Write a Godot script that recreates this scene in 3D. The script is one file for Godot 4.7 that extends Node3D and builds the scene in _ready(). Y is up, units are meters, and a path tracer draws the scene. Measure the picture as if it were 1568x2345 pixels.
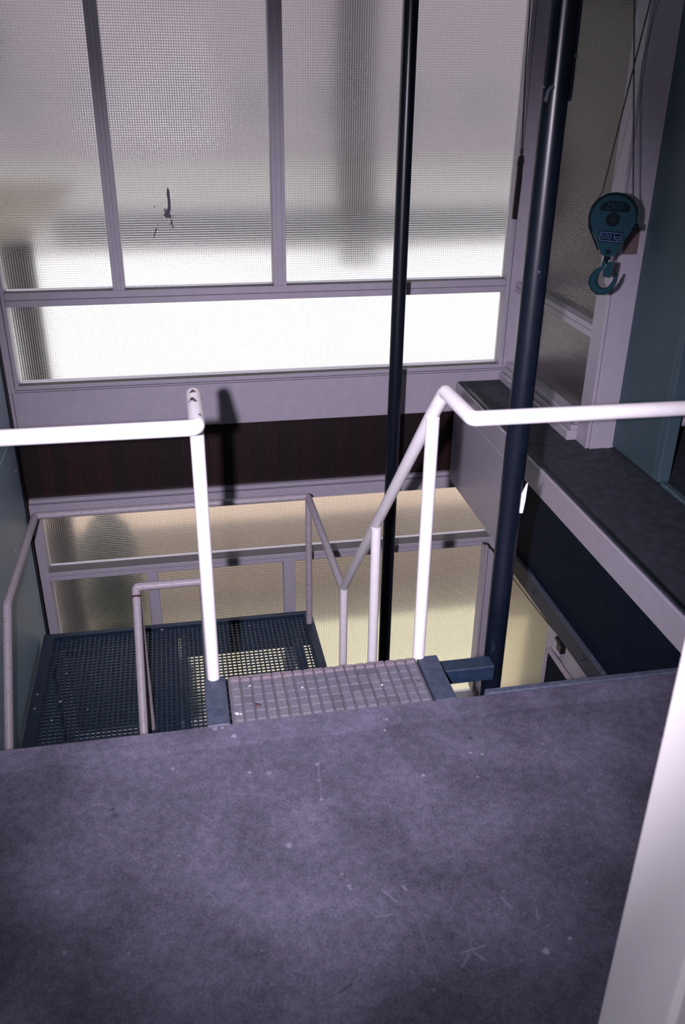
extends Node3D

# metres, y up, upper landing floor at y = 0
const EYE := 1.65
const ZF := -4.851          # front face of the glazed front
const LOW := -2.78          # lower floor
const MID := -1.39          # half landing
const GROUND := -3.10
const TUBE := 0.0195

var M := {}
var taken := {}
var rng := RandomNumberGenerator.new()

func _ready() -> void:
	rng.seed = 7
	camera_and_light()
	make_materials()
	shell()
	front()
	side_glazing()
	slab_edge()
	landing()
	doorway()
	stairs()
	platform()
	railings()
	pipes()
	hoist()
	small_things()
	outside()

# ------------------------------------------------------------------ camera and light
func camera_and_light() -> void:
	var cam := Camera3D.new()
	cam.name = "camera"
	cam.fov = rad_to_deg(2.0 * atan(1172.5 / 1991.34))
	cam.near = 0.05
	cam.far = 400.0
	cam.position = Vector3(0, EYE, 0)
	cam.basis = Basis(Vector3.UP, deg_to_rad(-11.017)) * Basis(Vector3.RIGHT, deg_to_rad(-26.634)) * Basis(Vector3.BACK, deg_to_rad(0.7032))
	var lens := CameraAttributesPhysical.new()
	lens.frustum_focal_length = 35.0 / (2.0 * 1172.5 / 1991.34)
	lens.frustum_near = 0.05
	lens.frustum_far = 400.0
	lens.frustum_focus_distance = 4.5
	lens.exposure_aperture = 4.5
	cam.attributes = lens
	cam.fov = rad_to_deg(2.0 * atan(1172.5 / 1991.34))
	add_child(cam)
	cam.current = true

	var we := WorldEnvironment.new()
	we.name = "world_environment"
	var e := Environment.new()
	e.background_mode = Environment.BG_SKY
	var sky := Sky.new()
	var sm := ProceduralSkyMaterial.new()          # an even overcast sky
	sm.sky_top_color = Color(0.80, 0.82, 0.86)
	sm.sky_horizon_color = Color(0.90, 0.89, 0.88)
	sm.ground_horizon_color = Color(0.55, 0.53, 0.5)
	sm.ground_bottom_color = Color(0.40, 0.38, 0.36)
	sm.sky_energy_multiplier = 1.0
	sky.sky_material = sm
	e.sky = sky
	e.background_energy_multiplier = 3.8
	e.tonemap_mode = Environment.TONE_MAPPER_LINEAR
	e.tonemap_exposure = 1.0
	e.sdfgi_enabled = true
	e.ssao_enabled = true
	e.ssil_enabled = true
	we.environment = e
	add_child(we)

	# the flash gun on its bracket, left of the lens
	var head := node("flash_unit", Vector3(-0.145, EYE + 0.018, 0.03))
	tag(head, "black flash gun on its bracket left of the lens, behind the picture", "flash")
	head.basis = Basis(Vector3.UP, deg_to_rad(-12.5)) * Basis(Vector3.RIGHT, deg_to_rad(-27.0))
	var black := StandardMaterial3D.new()
	black.albedo_color = Color(0.06, 0.06, 0.065)
	black.roughness = 0.5
	var st := begin()
	box(st, Vector3(0, 0, 0.045), Vector3(0.075, 0.05, 0.08), 0.006)
	finish(st, "body", black, head)
	var glow := StandardMaterial3D.new()
	glow.albedo_color = Color(0.9, 0.9, 0.9)
	glow.emission_enabled = true
	glow.emission = Color(1.0, 0.95, 1.0)
	glow.emission_energy_multiplier = 2.0
	st = begin()
	box(st, Vector3(0, 0, 0.002), Vector3(0.062, 0.036, 0.006), 0.001)
	finish(st, "lamp_window", glow, head)
	var flash := SpotLight3D.new()
	flash.name = "flash_light"
	flash.position = Vector3(0, 0, -0.012)
	flash.light_energy = 17.0
	flash.light_color = Color(0.96, 0.915, 1.0)
	flash.light_size = 0.018
	flash.spot_angle = 31.5
	flash.spot_angle_attenuation = 1.0
	flash.spot_range = 40.0
	flash.spot_attenuation = 2.0
	flash.shadow_enabled = true
	head.add_child(flash)
	# second light added in the flash head, lifting the dim edges of its beam
	var spill := OmniLight3D.new()
	spill.name = "added_flash_spill"
	spill.position = flash.position
	spill.light_energy = 1.15
	spill.light_color = flash.light_color
	spill.light_size = 0.018
	spill.omni_range = 40.0
	spill.omni_attenuation = 2.0
	spill.shadow_enabled = true
	head.add_child(spill)

# ------------------------------------------------------------------ helpers
func numbered(n: String) -> String:
	if not taken.has(n):
		taken[n] = 0
		return n
	taken[n] += 1
	return "%s_%03d" % [n, taken[n]]

func node(called: String, at := Vector3.ZERO, parent: Node = null) -> Node3D:
	var o := Node3D.new()
	if parent == null:
		o.name = numbered(called)
		add_child(o)
	else:
		o.name = called
		parent.add_child(o, true)
	o.position = at
	return o

func tag(o: Node, label: String, category := "", group := "", kind := "") -> void:
	if label: o.set_meta("label", label)
	if category: o.set_meta("category", category)
	if group: o.set_meta("group", group)
	if kind: o.set_meta("kind", kind)

func begin() -> SurfaceTool:
	var st := SurfaceTool.new()
	st.begin(Mesh.PRIMITIVE_TRIANGLES)
	return st

func finish(st: SurfaceTool, called: String, m: Material, parent: Node = null) -> MeshInstance3D:
	var mi := MeshInstance3D.new()
	mi.mesh = st.commit()
	mi.material_override = null
	mi.mesh.surface_set_material(0, m)
	mi.cast_shadow = GeometryInstance3D.SHADOW_CASTING_SETTING_ON
	if parent == null:
		mi.name = numbered(called)
		add_child(mi)
	else:
		mi.name = called
		parent.add_child(mi, true)
	return mi

func tri(st: SurfaceTool, a: Vector3, b: Vector3, c: Vector3, n: Vector3) -> void:
	# clockwise seen from the side n points to
	if (b - a).cross(c - a).dot(n) > 0.0:
		var t := b
		b = c
		c = t
	st.set_normal(n)
	st.add_vertex(a)
	st.set_normal(n)
	st.add_vertex(b)
	st.set_normal(n)
	st.add_vertex(c)

func quad(st: SurfaceTool, a: Vector3, b: Vector3, c: Vector3, d: Vector3, n: Vector3) -> void:
	tri(st, a, b, c, n)
	tri(st, a, c, d, n)

# chamfered box; turn is applied about its centre
func box(st: SurfaceTool, c: Vector3, s: Vector3, b := 0.0, turn := Basis()) -> void:
	var h := s * 0.5
	b = minf(b, minf(h.x, minf(h.y, h.z)) * 0.9)
	var ax := [Vector3.RIGHT, Vector3.UP, Vector3.BACK]
	for i in 3:
		var j := (i + 1) % 3
		var k := (i + 2) % 3
		for sg in [-1.0, 1.0]:
			var n: Vector3 = ax[i] * sg
			var o: Vector3 = ax[i] * (sg * h[i])
			var u: Vector3 = ax[j] * (h[j] - b)
			var v: Vector3 = ax[k] * (h[k] - b)
			quad(st, c + turn * (o - u - v), c + turn * (o + u - v), c + turn * (o + u + v), c + turn * (o - u + v), turn * n)
			if b > 0.0:
				for sh in [-1.0, 1.0]:
					# edge between face i (sg) and face j (sh), along k
					var nn: Vector3 = (ax[i] * sg + ax[j] * sh).normalized()
					var p: Vector3 = ax[i] * (sg * h[i]) + ax[j] * (sh * (h[j] - b))
					var q: Vector3 = ax[i] * (sg * (h[i] - b)) + ax[j] * (sh * h[j])
					quad(st, c + turn * (p - v), c + turn * (p + v), c + turn * (q + v), c + turn * (q - v), turn * nn)
	if b > 0.0:
		for sx in [-1.0, 1.0]:
			for sy in [-1.0, 1.0]:
				for sz in [-1.0, 1.0]:
					var S := Vector3(sx, sy, sz)
					tri(st, c + turn * (S * Vector3(h.x, h.y - b, h.z - b)), c + turn * (S * Vector3(h.x - b, h.y, h.z - b)), c + turn * (S * Vector3(h.x - b, h.y - b, h.z)), turn * S.normalized())

# box between two corners
func slab(st: SurfaceTool, a: Vector3, z: Vector3, b := 0.0) -> void:
	box(st, (a + z) * 0.5, (z - a).abs(), b)

func part(parent: Node, called: String, m: Material, a: Vector3, z: Vector3, b := 0.002) -> MeshInstance3D:
	var c := (a + z) * 0.5
	var st := begin()
	box(st, Vector3.ZERO, (z - a).abs(), b)
	var o := finish(st, called, m, parent)
	o.position = c if parent == null or not parent is Node3D else c - origin_of(parent)
	return o

func origin_of(n: Node) -> Vector3:
	var p := Vector3.ZERO
	var q := n
	while q != null and q != self and q is Node3D:
		p += (q as Node3D).position
		q = q.get_parent()
	return p

# a round bar swept along points whose corners are rounded
func tube(st: SurfaceTool, pts: Array, r: float, bend := 0.0, seg := 18, caps := true) -> void:
	var path: Array[Vector3] = []
	for i in pts.size():
		var p: Vector3 = pts[i]
		if i == 0 or i == pts.size() - 1 or bend <= 0.0:
			path.append(p)
			continue
		var a: Vector3 = (pts[i - 1] - p)
		var c: Vector3 = (pts[i + 1] - p)
		var d := minf(bend, minf(a.length(), c.length()) * 0.45)
		var p0 := p + a.normalized() * d
		var p1 := p + c.normalized() * d
		for k in 9:
			var t := k / 8.0
			path.append(p0.lerp(p, t).lerp(p.lerp(p1, t), t))
	var n := path.size()
	var rings := []
	var up := Vector3.UP
	var t0 := (path[1] - path[0]).normalized()
	if absf(t0.dot(up)) > 0.95: up = Vector3.RIGHT
	var side := t0.cross(up).normalized()
	for i in n:
		var tin := (path[i] - path[maxi(i - 1, 0)]).normalized() if i > 0 else t0
		var tout := (path[mini(i + 1, n - 1)] - path[i]).normalized() if i < n - 1 else tin
		var tn := (tin + tout).normalized()
		side = (side - tn * side.dot(tn)).normalized()
		var other := tn.cross(side).normalized()
		# mitre: stretch in the plane of the bend
		var k := 1.0 / maxf(tin.dot(tn), 0.5)
		var out := (tout - tin)
		var ring := []
		var nor := []
		for s in seg:
			var a := TAU * s / seg
			var v := side * cos(a) + other * sin(a)
			nor.append(v)
			if out.length() > 0.001:
				var od := out.normalized()
				od = (od - tn * od.dot(tn)).normalized()
				v = v + od * (v.dot(od) * (k - 1.0))
			ring.append(path[i] + v * r)
		rings.append([ring, nor])
	for i in n - 1:
		for s in seg:
			var s2 := (s + 1) % seg
			smooth_quad(st, rings[i][0][s], rings[i][0][s2], rings[i + 1][0][s2], rings[i + 1][0][s], rings[i][1][s], rings[i][1][s2], rings[i + 1][1][s2], rings[i + 1][1][s])
	if caps:
		for e in [0, n - 1]:
			var nn: Vector3 = (path[0] - path[1]).normalized() if e == 0 else (path[n - 1] - path[n - 2]).normalized()
			for s in seg:
				tri(st, path[e], rings[e][0][s], rings[e][0][(s + 1) % seg], nn)

func smooth_quad(st: SurfaceTool, a: Vector3, b: Vector3, c: Vector3, d: Vector3, na: Vector3, nb: Vector3, nc: Vector3, nd: Vector3) -> void:
	var flip := (b - a).cross(c - a).dot(na + nc) > 0.0
	var seq := [[a, na], [b, nb], [c, nc], [a, na], [c, nc], [d, nd]]
	if flip: seq = [[a, na], [c, nc], [b, nb], [a, na], [d, nd], [c, nc]]
	for v in seq:
		st.set_normal(v[1])
		st.add_vertex(v[0])

func rod(parent: Node, called: String, m: Material, pts: Array, r: float, bend := 0.0, seg := 18) -> MeshInstance3D:
	var st := begin()
	var o := origin_of(parent) if parent != null else Vector3.ZERO
	var local := []
	for p in pts: local.append(p - o)
	tube(st, local, r, bend, seg)
	return finish(st, called, m, parent)

# a flat outline (x, y) given depth along z, with a small chamfer round the front
func plate(st: SurfaceTool, outline: PackedVector2Array, z0: float, z1: float, turn := Basis(), at := Vector3.ZERO, inset := 0.0) -> void:
	var tris := Geometry2D.triangulate_polygon(outline)
	var front := outline
	for i in range(0, tris.size(), 3):
		for zz in [z0, z1]:
			var n := turn * Vector3(0, 0, 1.0 if zz == z1 else -1.0)
			tri(st, at + turn * Vector3(front[tris[i]].x, front[tris[i]].y, zz), at + turn * Vector3(front[tris[i + 1]].x, front[tris[i + 1]].y, zz), at + turn * Vector3(front[tris[i + 2]].x, front[tris[i + 2]].y, zz), n)
	for i in outline.size():
		var p := outline[i]
		var q := outline[(i + 1) % outline.size()]
		var e := (q - p)
		var n2 := Vector2(e.y, -e.x).normalized()
		if Geometry2D.is_polygon_clockwise(outline): n2 = -n2
		quad(st, at + turn * Vector3(p.x, p.y, z0), at + turn * Vector3(q.x, q.y, z0), at + turn * Vector3(q.x, q.y, z1), at + turn * Vector3(p.x, p.y, z1), turn * Vector3(n2.x, n2.y, 0))

# ------------------------------------------------------------------ materials
func mat(called: String, c: Color, rough := 0.6, metal := 0.0) -> StandardMaterial3D:
	var m := StandardMaterial3D.new()
	m.resource_name = called
	m.albedo_color = c
	m.roughness = rough
	m.metallic = metal
	M[called] = m
	return m

func noise_tex(seed_: int, freq: float, lo: Color, hi: Color, size := 512, kind := FastNoiseLite.TYPE_SIMPLEX_SMOOTH, octaves := 4) -> NoiseTexture2D:
	var n := FastNoiseLite.new()
	n.seed = seed_
	n.frequency = freq
	n.noise_type = kind
	n.fractal_octaves = octaves
	var t := NoiseTexture2D.new()
	t.width = size
	t.height = size
	t.seamless = true
	t.noise = n
	var g := Gradient.new()
	g.set_color(0, lo)
	g.set_color(1, hi)
	t.color_ramp = g
	return t

func grained(m: StandardMaterial3D, t: Texture2D, per_metre: float) -> StandardMaterial3D:
	m.albedo_texture = t
	m.uv1_triplanar = true
	m.uv1_world_triplanar = true
	m.uv1_scale = Vector3.ONE * per_metre
	return m

func make_materials() -> void:
	var soft := noise_tex(3, 0.02, Color(0.955, 0.955, 0.955), Color(1, 1, 1))
	var rust := noise_tex(11, 0.012, Color(0.86, 0.85, 0.85), Color(1, 1, 1), 512, FastNoiseLite.TYPE_SIMPLEX_SMOOTH, 6)
	grained(mat("paint", Color(0.715, 0.69, 0.735), 0.38), soft, 1.3)
	grained(mat("white_paint", Color(0.90, 0.885, 0.885), 0.35), soft, 2.0)
	grained(mat("chipped_paint", Color(0.70, 0.665, 0.69), 0.45), chips(), 1.6)
	mat("jamb_paint", Color(0.955, 0.94, 0.92), 0.5)
	mat("gap", Color(0.025, 0.03, 0.035), 0.9)
	mat("tar", Color(0.06, 0.085, 0.105), 0.5)
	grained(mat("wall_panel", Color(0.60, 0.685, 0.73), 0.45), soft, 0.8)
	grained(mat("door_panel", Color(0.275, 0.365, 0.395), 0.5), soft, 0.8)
	mat("door_edge", Color(0.29, 0.375, 0.41), 0.5)
	mat("plaster", Color(0.62, 0.61, 0.60), 0.9)
	mat("ceiling_paint", Color(0.70, 0.69, 0.68), 0.9)
	grained(mat("concrete", Color(0.245, 0.27, 0.315), 0.75), noise_tex(21, 0.03, Color(0.62, 0.62, 0.64), Color(1, 1, 1), 512, FastNoiseLite.TYPE_SIMPLEX_SMOOTH, 6), 0.9)
	grained(mat("lower_floor", Color(0.46, 0.45, 0.43), 0.7), soft, 1.0)
	var bt := noise_tex(31, 0.02, Color(0.70, 0.72, 0.75), Color(1.0, 1.0, 1.0), 512, FastNoiseLite.TYPE_SIMPLEX_SMOOTH, 5)
	grained(mat("pipe_steel", Color(0.055, 0.085, 0.135), 0.30, 0.0), bt, 2.0)
	M.pipe_steel.metallic_specular = 0.6
	grained(mat("dark_steel", Color(0.13, 0.205, 0.29), 0.5), bt, 2.5)
	grained(mat("plate_steel", Color(0.28, 0.31, 0.38), 0.55), bt, 2.5)
	grained(mat("edge_steel", Color(0.34, 0.36, 0.42), 0.5), bt, 3.0)
	grained(mat("black_board", Color(0.085, 0.125, 0.18), 0.6), bt, 1.5)
	M.black_board.metallic_specular = 0.2
	mat("beam_steel", Color(0.19, 0.20, 0.25), 0.5)
	grained(mat("tread_grey", Color(0.455, 0.45, 0.49), 0.8), noise_tex(41, 0.06, Color(0.72, 0.72, 0.74), Color(1, 1, 1), 256), 8.0)
	grained(mat("tread_dusty", Color(0.50, 0.485, 0.51), 0.85), noise_tex(42, 0.06, Color(0.66, 0.66, 0.68), Color(1, 1, 1), 256), 8.0)
	grained(mat("tread_worn", Color(0.43, 0.42, 0.455), 0.75), noise_tex(43, 0.07, Color(0.70, 0.69, 0.70), Color(1, 1, 1), 256), 8.0)
	grained(mat("tread_nosing", Color(0.54, 0.50, 0.53), 0.8), noise_tex(44, 0.06, Color(0.75, 0.73, 0.74), Color(1, 1, 1), 256), 8.0)
	mat("white_drop", Color(0.80, 0.79, 0.80), 0.8)
	mat("rust_flake", Color(0.30, 0.20, 0.20), 0.8)
	# four tones of stained board
	var grain := noise_tex(51, 0.03, Color(0.55, 0.50, 0.50), Color(1, 1, 1), 512, FastNoiseLite.TYPE_SIMPLEX_SMOOTH, 5)
	var tones := [Color(0.175, 0.110, 0.112), Color(0.190, 0.108, 0.108), Color(0.155, 0.104, 0.104), Color(0.215, 0.112, 0.108), Color(0.135, 0.102, 0.096)]
	for i in tones.size():
		var m := grained(mat("stained_board_%d" % i, tones[i], 0.45), grain, 1.0)
		m.uv1_scale = Vector3(6.0, 0.5, 6.0)
		m.uv1_offset = Vector3(i * 0.37, i * 0.11, 0)
	mat("hoist_green", Color(0.10, 0.215, 0.255), 0.75)
	mat("hoist_dark", Color(0.04, 0.09, 0.12), 0.75)
	mat("hoist_letter", Color(0.24, 0.36, 0.50), 0.7)
	for k in ["hoist_green", "hoist_dark", "hoist_letter"]: M[k].metallic_specular = 0.2
	mat("rope_steel", Color(0.10, 0.11, 0.12), 0.5)
	mat("black_plastic", Color(0.075, 0.085, 0.095), 0.45)
	mat("pale_enamel", Color(0.72, 0.70, 0.76), 0.35)
	mat("old_label", Color(0.42, 0.35, 0.35), 0.8)
	glass("cast_glass", Color(0.93, 0.91, 0.90, 0.02), 0.115, 0.0123, 0.065)
	glass("fine_glass", Color(0.82, 0.77, 0.72, 0.07), 0.07, 0.004, 0.015)
	mat("glass_wire", Color(0.22, 0.21, 0.22), 0.6)
	mat("dark_sill", Color(0.43, 0.405, 0.41), 0.8)  # sill tops, greyer and darker than the frame paint
	mat("glass_stain", Color(0.40, 0.355, 0.42), 0.8)
	# outside
	grained(mat("paving", Color(0.95, 0.91, 0.76), 0.9), soft, 0.5)
	grained(mat("sand", Color(0.80, 0.69, 0.58), 0.9), soft, 0.5)
	grained(mat("soil", Color(0.42, 0.37, 0.32), 0.95), rust, 0.3)
	grained(mat("bright_yard", Color(0.96, 0.95, 0.93), 0.9), soft, 0.2)
	grained(mat("far_ground", Color(0.62, 0.60, 0.58), 0.95), soft, 0.1)
	mat("hedge", Color(0.30, 0.30, 0.31), 0.95)
	mat("far_wall", Color(0.57, 0.54, 0.56), 0.9)
	mat("far_roof", Color(0.45, 0.44, 0.45), 0.9)
	mat("far_pane", Color(0.50, 0.50, 0.52), 0.4)
	mat("soil_wall", Color(0.26, 0.245, 0.225), 0.95)
	grained(mat("bare_soil", Color(0.40, 0.355, 0.305), 0.95), soft, 0.3)
	mat("bark", Color(0.22, 0.21, 0.22), 0.95)
	mat("shrub", Color(0.20, 0.23, 0.21), 0.95)

# white paint with small rusty chips
func chips() -> ImageTexture:
	var im := Image.create(512, 512, false, Image.FORMAT_RGB8)
	im.fill(Color(1, 1, 1))
	var r := RandomNumberGenerator.new()
	r.seed = 99
	for i in 1300:
		var c := Color(0.28, 0.22, 0.23) if r.randf() < 0.4 else Color(0.84, 0.79, 0.80)
		im.fill_rect(Rect2i(r.randi_range(0, 506), r.randi_range(0, 506), r.randi_range(1, 4), r.randi_range(1, 5)), c)
	return ImageTexture.create_from_image(im)

var relief: ImageTexture
func glass(called: String, c: Color, rough: float, pitch: float, depth: float) -> void:
	if relief == null:
		# eight by eight cushions between narrow grooves
		var im := Image.create(512, 512, false, Image.FORMAT_RF)
		for y in 512:
			for x in 512:
				var u := absf(fposmod((x + 0.5) / 64.0, 1.0) - 0.5) * 2.0
				var v := absf(fposmod((y + 0.5) / 64.0, 1.0) - 0.5) * 2.0
				var groove := minf(smoothstep(0.0, 0.2, 1.0 - u), smoothstep(0.0, 0.2, 1.0 - v))
				var h := 0.8 * (1.0 - 0.5 * (u * u + v * v)) + 0.2 * groove
				im.set_pixel(x, y, Color(h, h, h))
		relief = ImageTexture.create_from_image(im)
	var m := StandardMaterial3D.new()
	m.resource_name = called
	m.albedo_color = c
	m.roughness = rough
	m.transparency = BaseMaterial3D.TRANSPARENCY_ALPHA
	m.refraction_enabled = true
	m.refraction_scale = 0.05
	m.uv1_triplanar = true
	m.uv1_world_triplanar = true
	m.uv1_scale = Vector3.ONE / (8.0 * pitch)
	m.heightmap_enabled = true
	m.heightmap_texture = relief
	m.heightmap_scale = depth
	M[called] = m

func pane(parent: Node, a: Vector3, z: Vector3, m: Material, called := "pane") -> MeshInstance3D:
	var b := BoxMesh.new()
	b.size = (z - a).abs()
	var o := MeshInstance3D.new()
	o.mesh = b
	o.name = called
	b.material = m
	parent.add_child(o, true)
	o.position = (a + z) * 0.5 - origin_of(parent)
	if m != M.fine_glass: wires(o, (z - a).abs())
	return o

# the square wire mesh cast into the pane, half an inch apart, too fine to pick out singly
func wires(o: MeshInstance3D, s: Vector3) -> void:
	var st := begin()
	var side := s.x < s.z
	var w := 0.0003 if side else 0.0006
	var across := s.z if side else s.x
	var at := Vector3(-s.x * 0.2, 0, 0) if side else Vector3(0, 0, s.z * 0.2)
	var k := -across * 0.5 + 0.006
	while k < across * 0.5:
		box(st, at + (Vector3(0, 0, k) if side else Vector3(k, 0, 0)), Vector3(0.0005, s.y, w) if side else Vector3(w, s.y, 0.0005))
		k += 0.0123
	k = -s.y * 0.5 + 0.006
	while k < s.y * 0.5:
		box(st, at + Vector3(0, k, 0), Vector3(0.0005, w, across) if side else Vector3(across, w, 0.0005))
		k += 0.0123
	finish(st, "wire_mesh", M.glass_wire, o).set_meta("kind", "stuff")

# ------------------------------------------------------------------ room shell
func shell() -> void:
	# left wall of the stairwell: painted panels, held off the glazed front by a dark gap
	var w := node("wall_left", Vector3(-0.95, LOW, -2.0))
	tag(w, "grey-blue painted wall left of the stairs", "wall", "", "structure")
	part(w, "wall_core", M.plaster, Vector3(-1.25, LOW - 0.2, -5.0), Vector3(-0.985, 2.9, 1.6), 0.0)
	part(w, "wall_panel", M.wall_panel, Vector3(-0.985, -0.16, -4.800), Vector3(-0.953, 2.9, 1.6), 0.003)
	part(w, "wall_panel", M.wall_panel, Vector3(-0.985, LOW, -4.795), Vector3(-0.95, -0.165, 1.6), 0.003)
	part(w, "sealing_strip", M.tar, Vector3(-1.0, LOW, -4.98), Vector3(-0.9465, 2.9, -4.806), 0.002)
	for s in [[-0.951, -0.66, -4.36], [-0.951, -0.95, -3.92], [-0.951, -0.35, -4.72]]:
		var st := begin()
		tube(st, [Vector3(-0.004, 0, 0), Vector3(0.004, 0, 0)], 0.006, 0, 10)
		var o := finish(st, "screw_head", M.pale_enamel, w)
		o.position = Vector3(s[0], s[1], s[2]) - origin_of(w)
	var c := node("ceiling", Vector3(0.5, 2.9, -1.5))
	tag(c, "plain painted ceiling over the stairwell", "ceiling", "", "structure")
	part(c, "ceiling_slab", M.ceiling_paint, Vector3(-1.25, 2.9, -5.0), Vector3(10.3, 3.1, 1.75), 0.0)
	var b := node("wall_back", Vector3(0.5, LOW, 1.6))
	tag(b, "plain wall behind the camera", "wall", "", "structure")
	part(b, "wall_core", M.plaster, Vector3(-1.25, -0.6, 1.6), Vector3(10.3, 2.9, 1.75), 0.0)
	part(b, "wall_core", M.plaster, Vector3(-0.985, LOW, -0.72), Vector3(2.1, -0.16, -0.6), 0.0)
	var lf := node("floor_001", Vector3(0.5, LOW, -2.7))
	tag(lf, "pale floor one storey below the landing", "floor", "", "structure")
	part(lf, "floor_slab", M.lower_floor, Vector3(-1.25, LOW - 0.2, -4.99), Vector3(2.1, LOW, -0.55), 0.0)
	# right: panel wall, dark doorway, room behind
	var r := node("wall_right", Vector3(2.1, 0, -3.0))
	tag(r, "blue-green painted wall panel beside the dark doorway on the right", "wall", "", "structure")
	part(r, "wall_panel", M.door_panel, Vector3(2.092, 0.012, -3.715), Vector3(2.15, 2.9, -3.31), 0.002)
	part(r, "edge_strip", M.door_edge, Vector3(2.09, 0.012, -3.307), Vector3(2.15, 2.9, -3.262), 0.003)
	part(r, "threshold", M.door_edge, Vector3(2.10, 0.0, -3.26), Vector3(2.135, 0.018, -2.3), 0.004)
	part(r, "wall_core", M.plaster, Vector3(2.10, 0.0, -2.3), Vector3(2.2, 2.9, 1.6), 0.002)
	part(r, "lintel", M.plaster, Vector3(2.10, 2.25, -3.262), Vector3(2.2, 2.9, -2.3), 0.002)
	var rr := node("wall_right_room", Vector3(10.0, 0, -3.0))
	tag(rr, "plain plastered room beyond the doorway on the right", "wall", "", "structure")
	part(rr, "wall_core", M.plaster, Vector3(10.0, -0.6, -5.0), Vector3(10.3, 2.9, 1.6), 0.0)
	part(rr, "wall_core", M.plaster, Vector3(2.05, -0.6, -5.0), Vector3(10.0, 2.9, -4.86), 0.0)
	part(rr, "room_floor", M.concrete, Vector3(2.14, -0.55, -4.86), Vector3(10.0, -0.005, 1.6), 0.0)
	part(rr, "added_under_wall", M.soil_wall, Vector3(2.43, GROUND, -5.0), Vector3(10.3, -0.55, -4.87), 0.0)  # unseen dark wall added to dim the lower side pane beside a bright gap
	part(rr, "added_under_wall", M.soil_wall, Vector3(10.0, GROUND, -4.87), Vector3(10.3, -0.6, 1.6), 0.0)  # unseen wall added to keep sky light out from under the room
	# lower right: wall under the beam nearer than the side window
	var lr := node("wall_right_lower", Vector3(2.05, LOW, -2.5))
	tag(lr, "shaded wall under the landing on the right", "wall", "", "structure")
	part(lr, "wall_core", M.plaster, Vector3(2.0, LOW - 0.2, -3.2), Vector3(2.2, -0.3, -0.6), 0.0)

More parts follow.
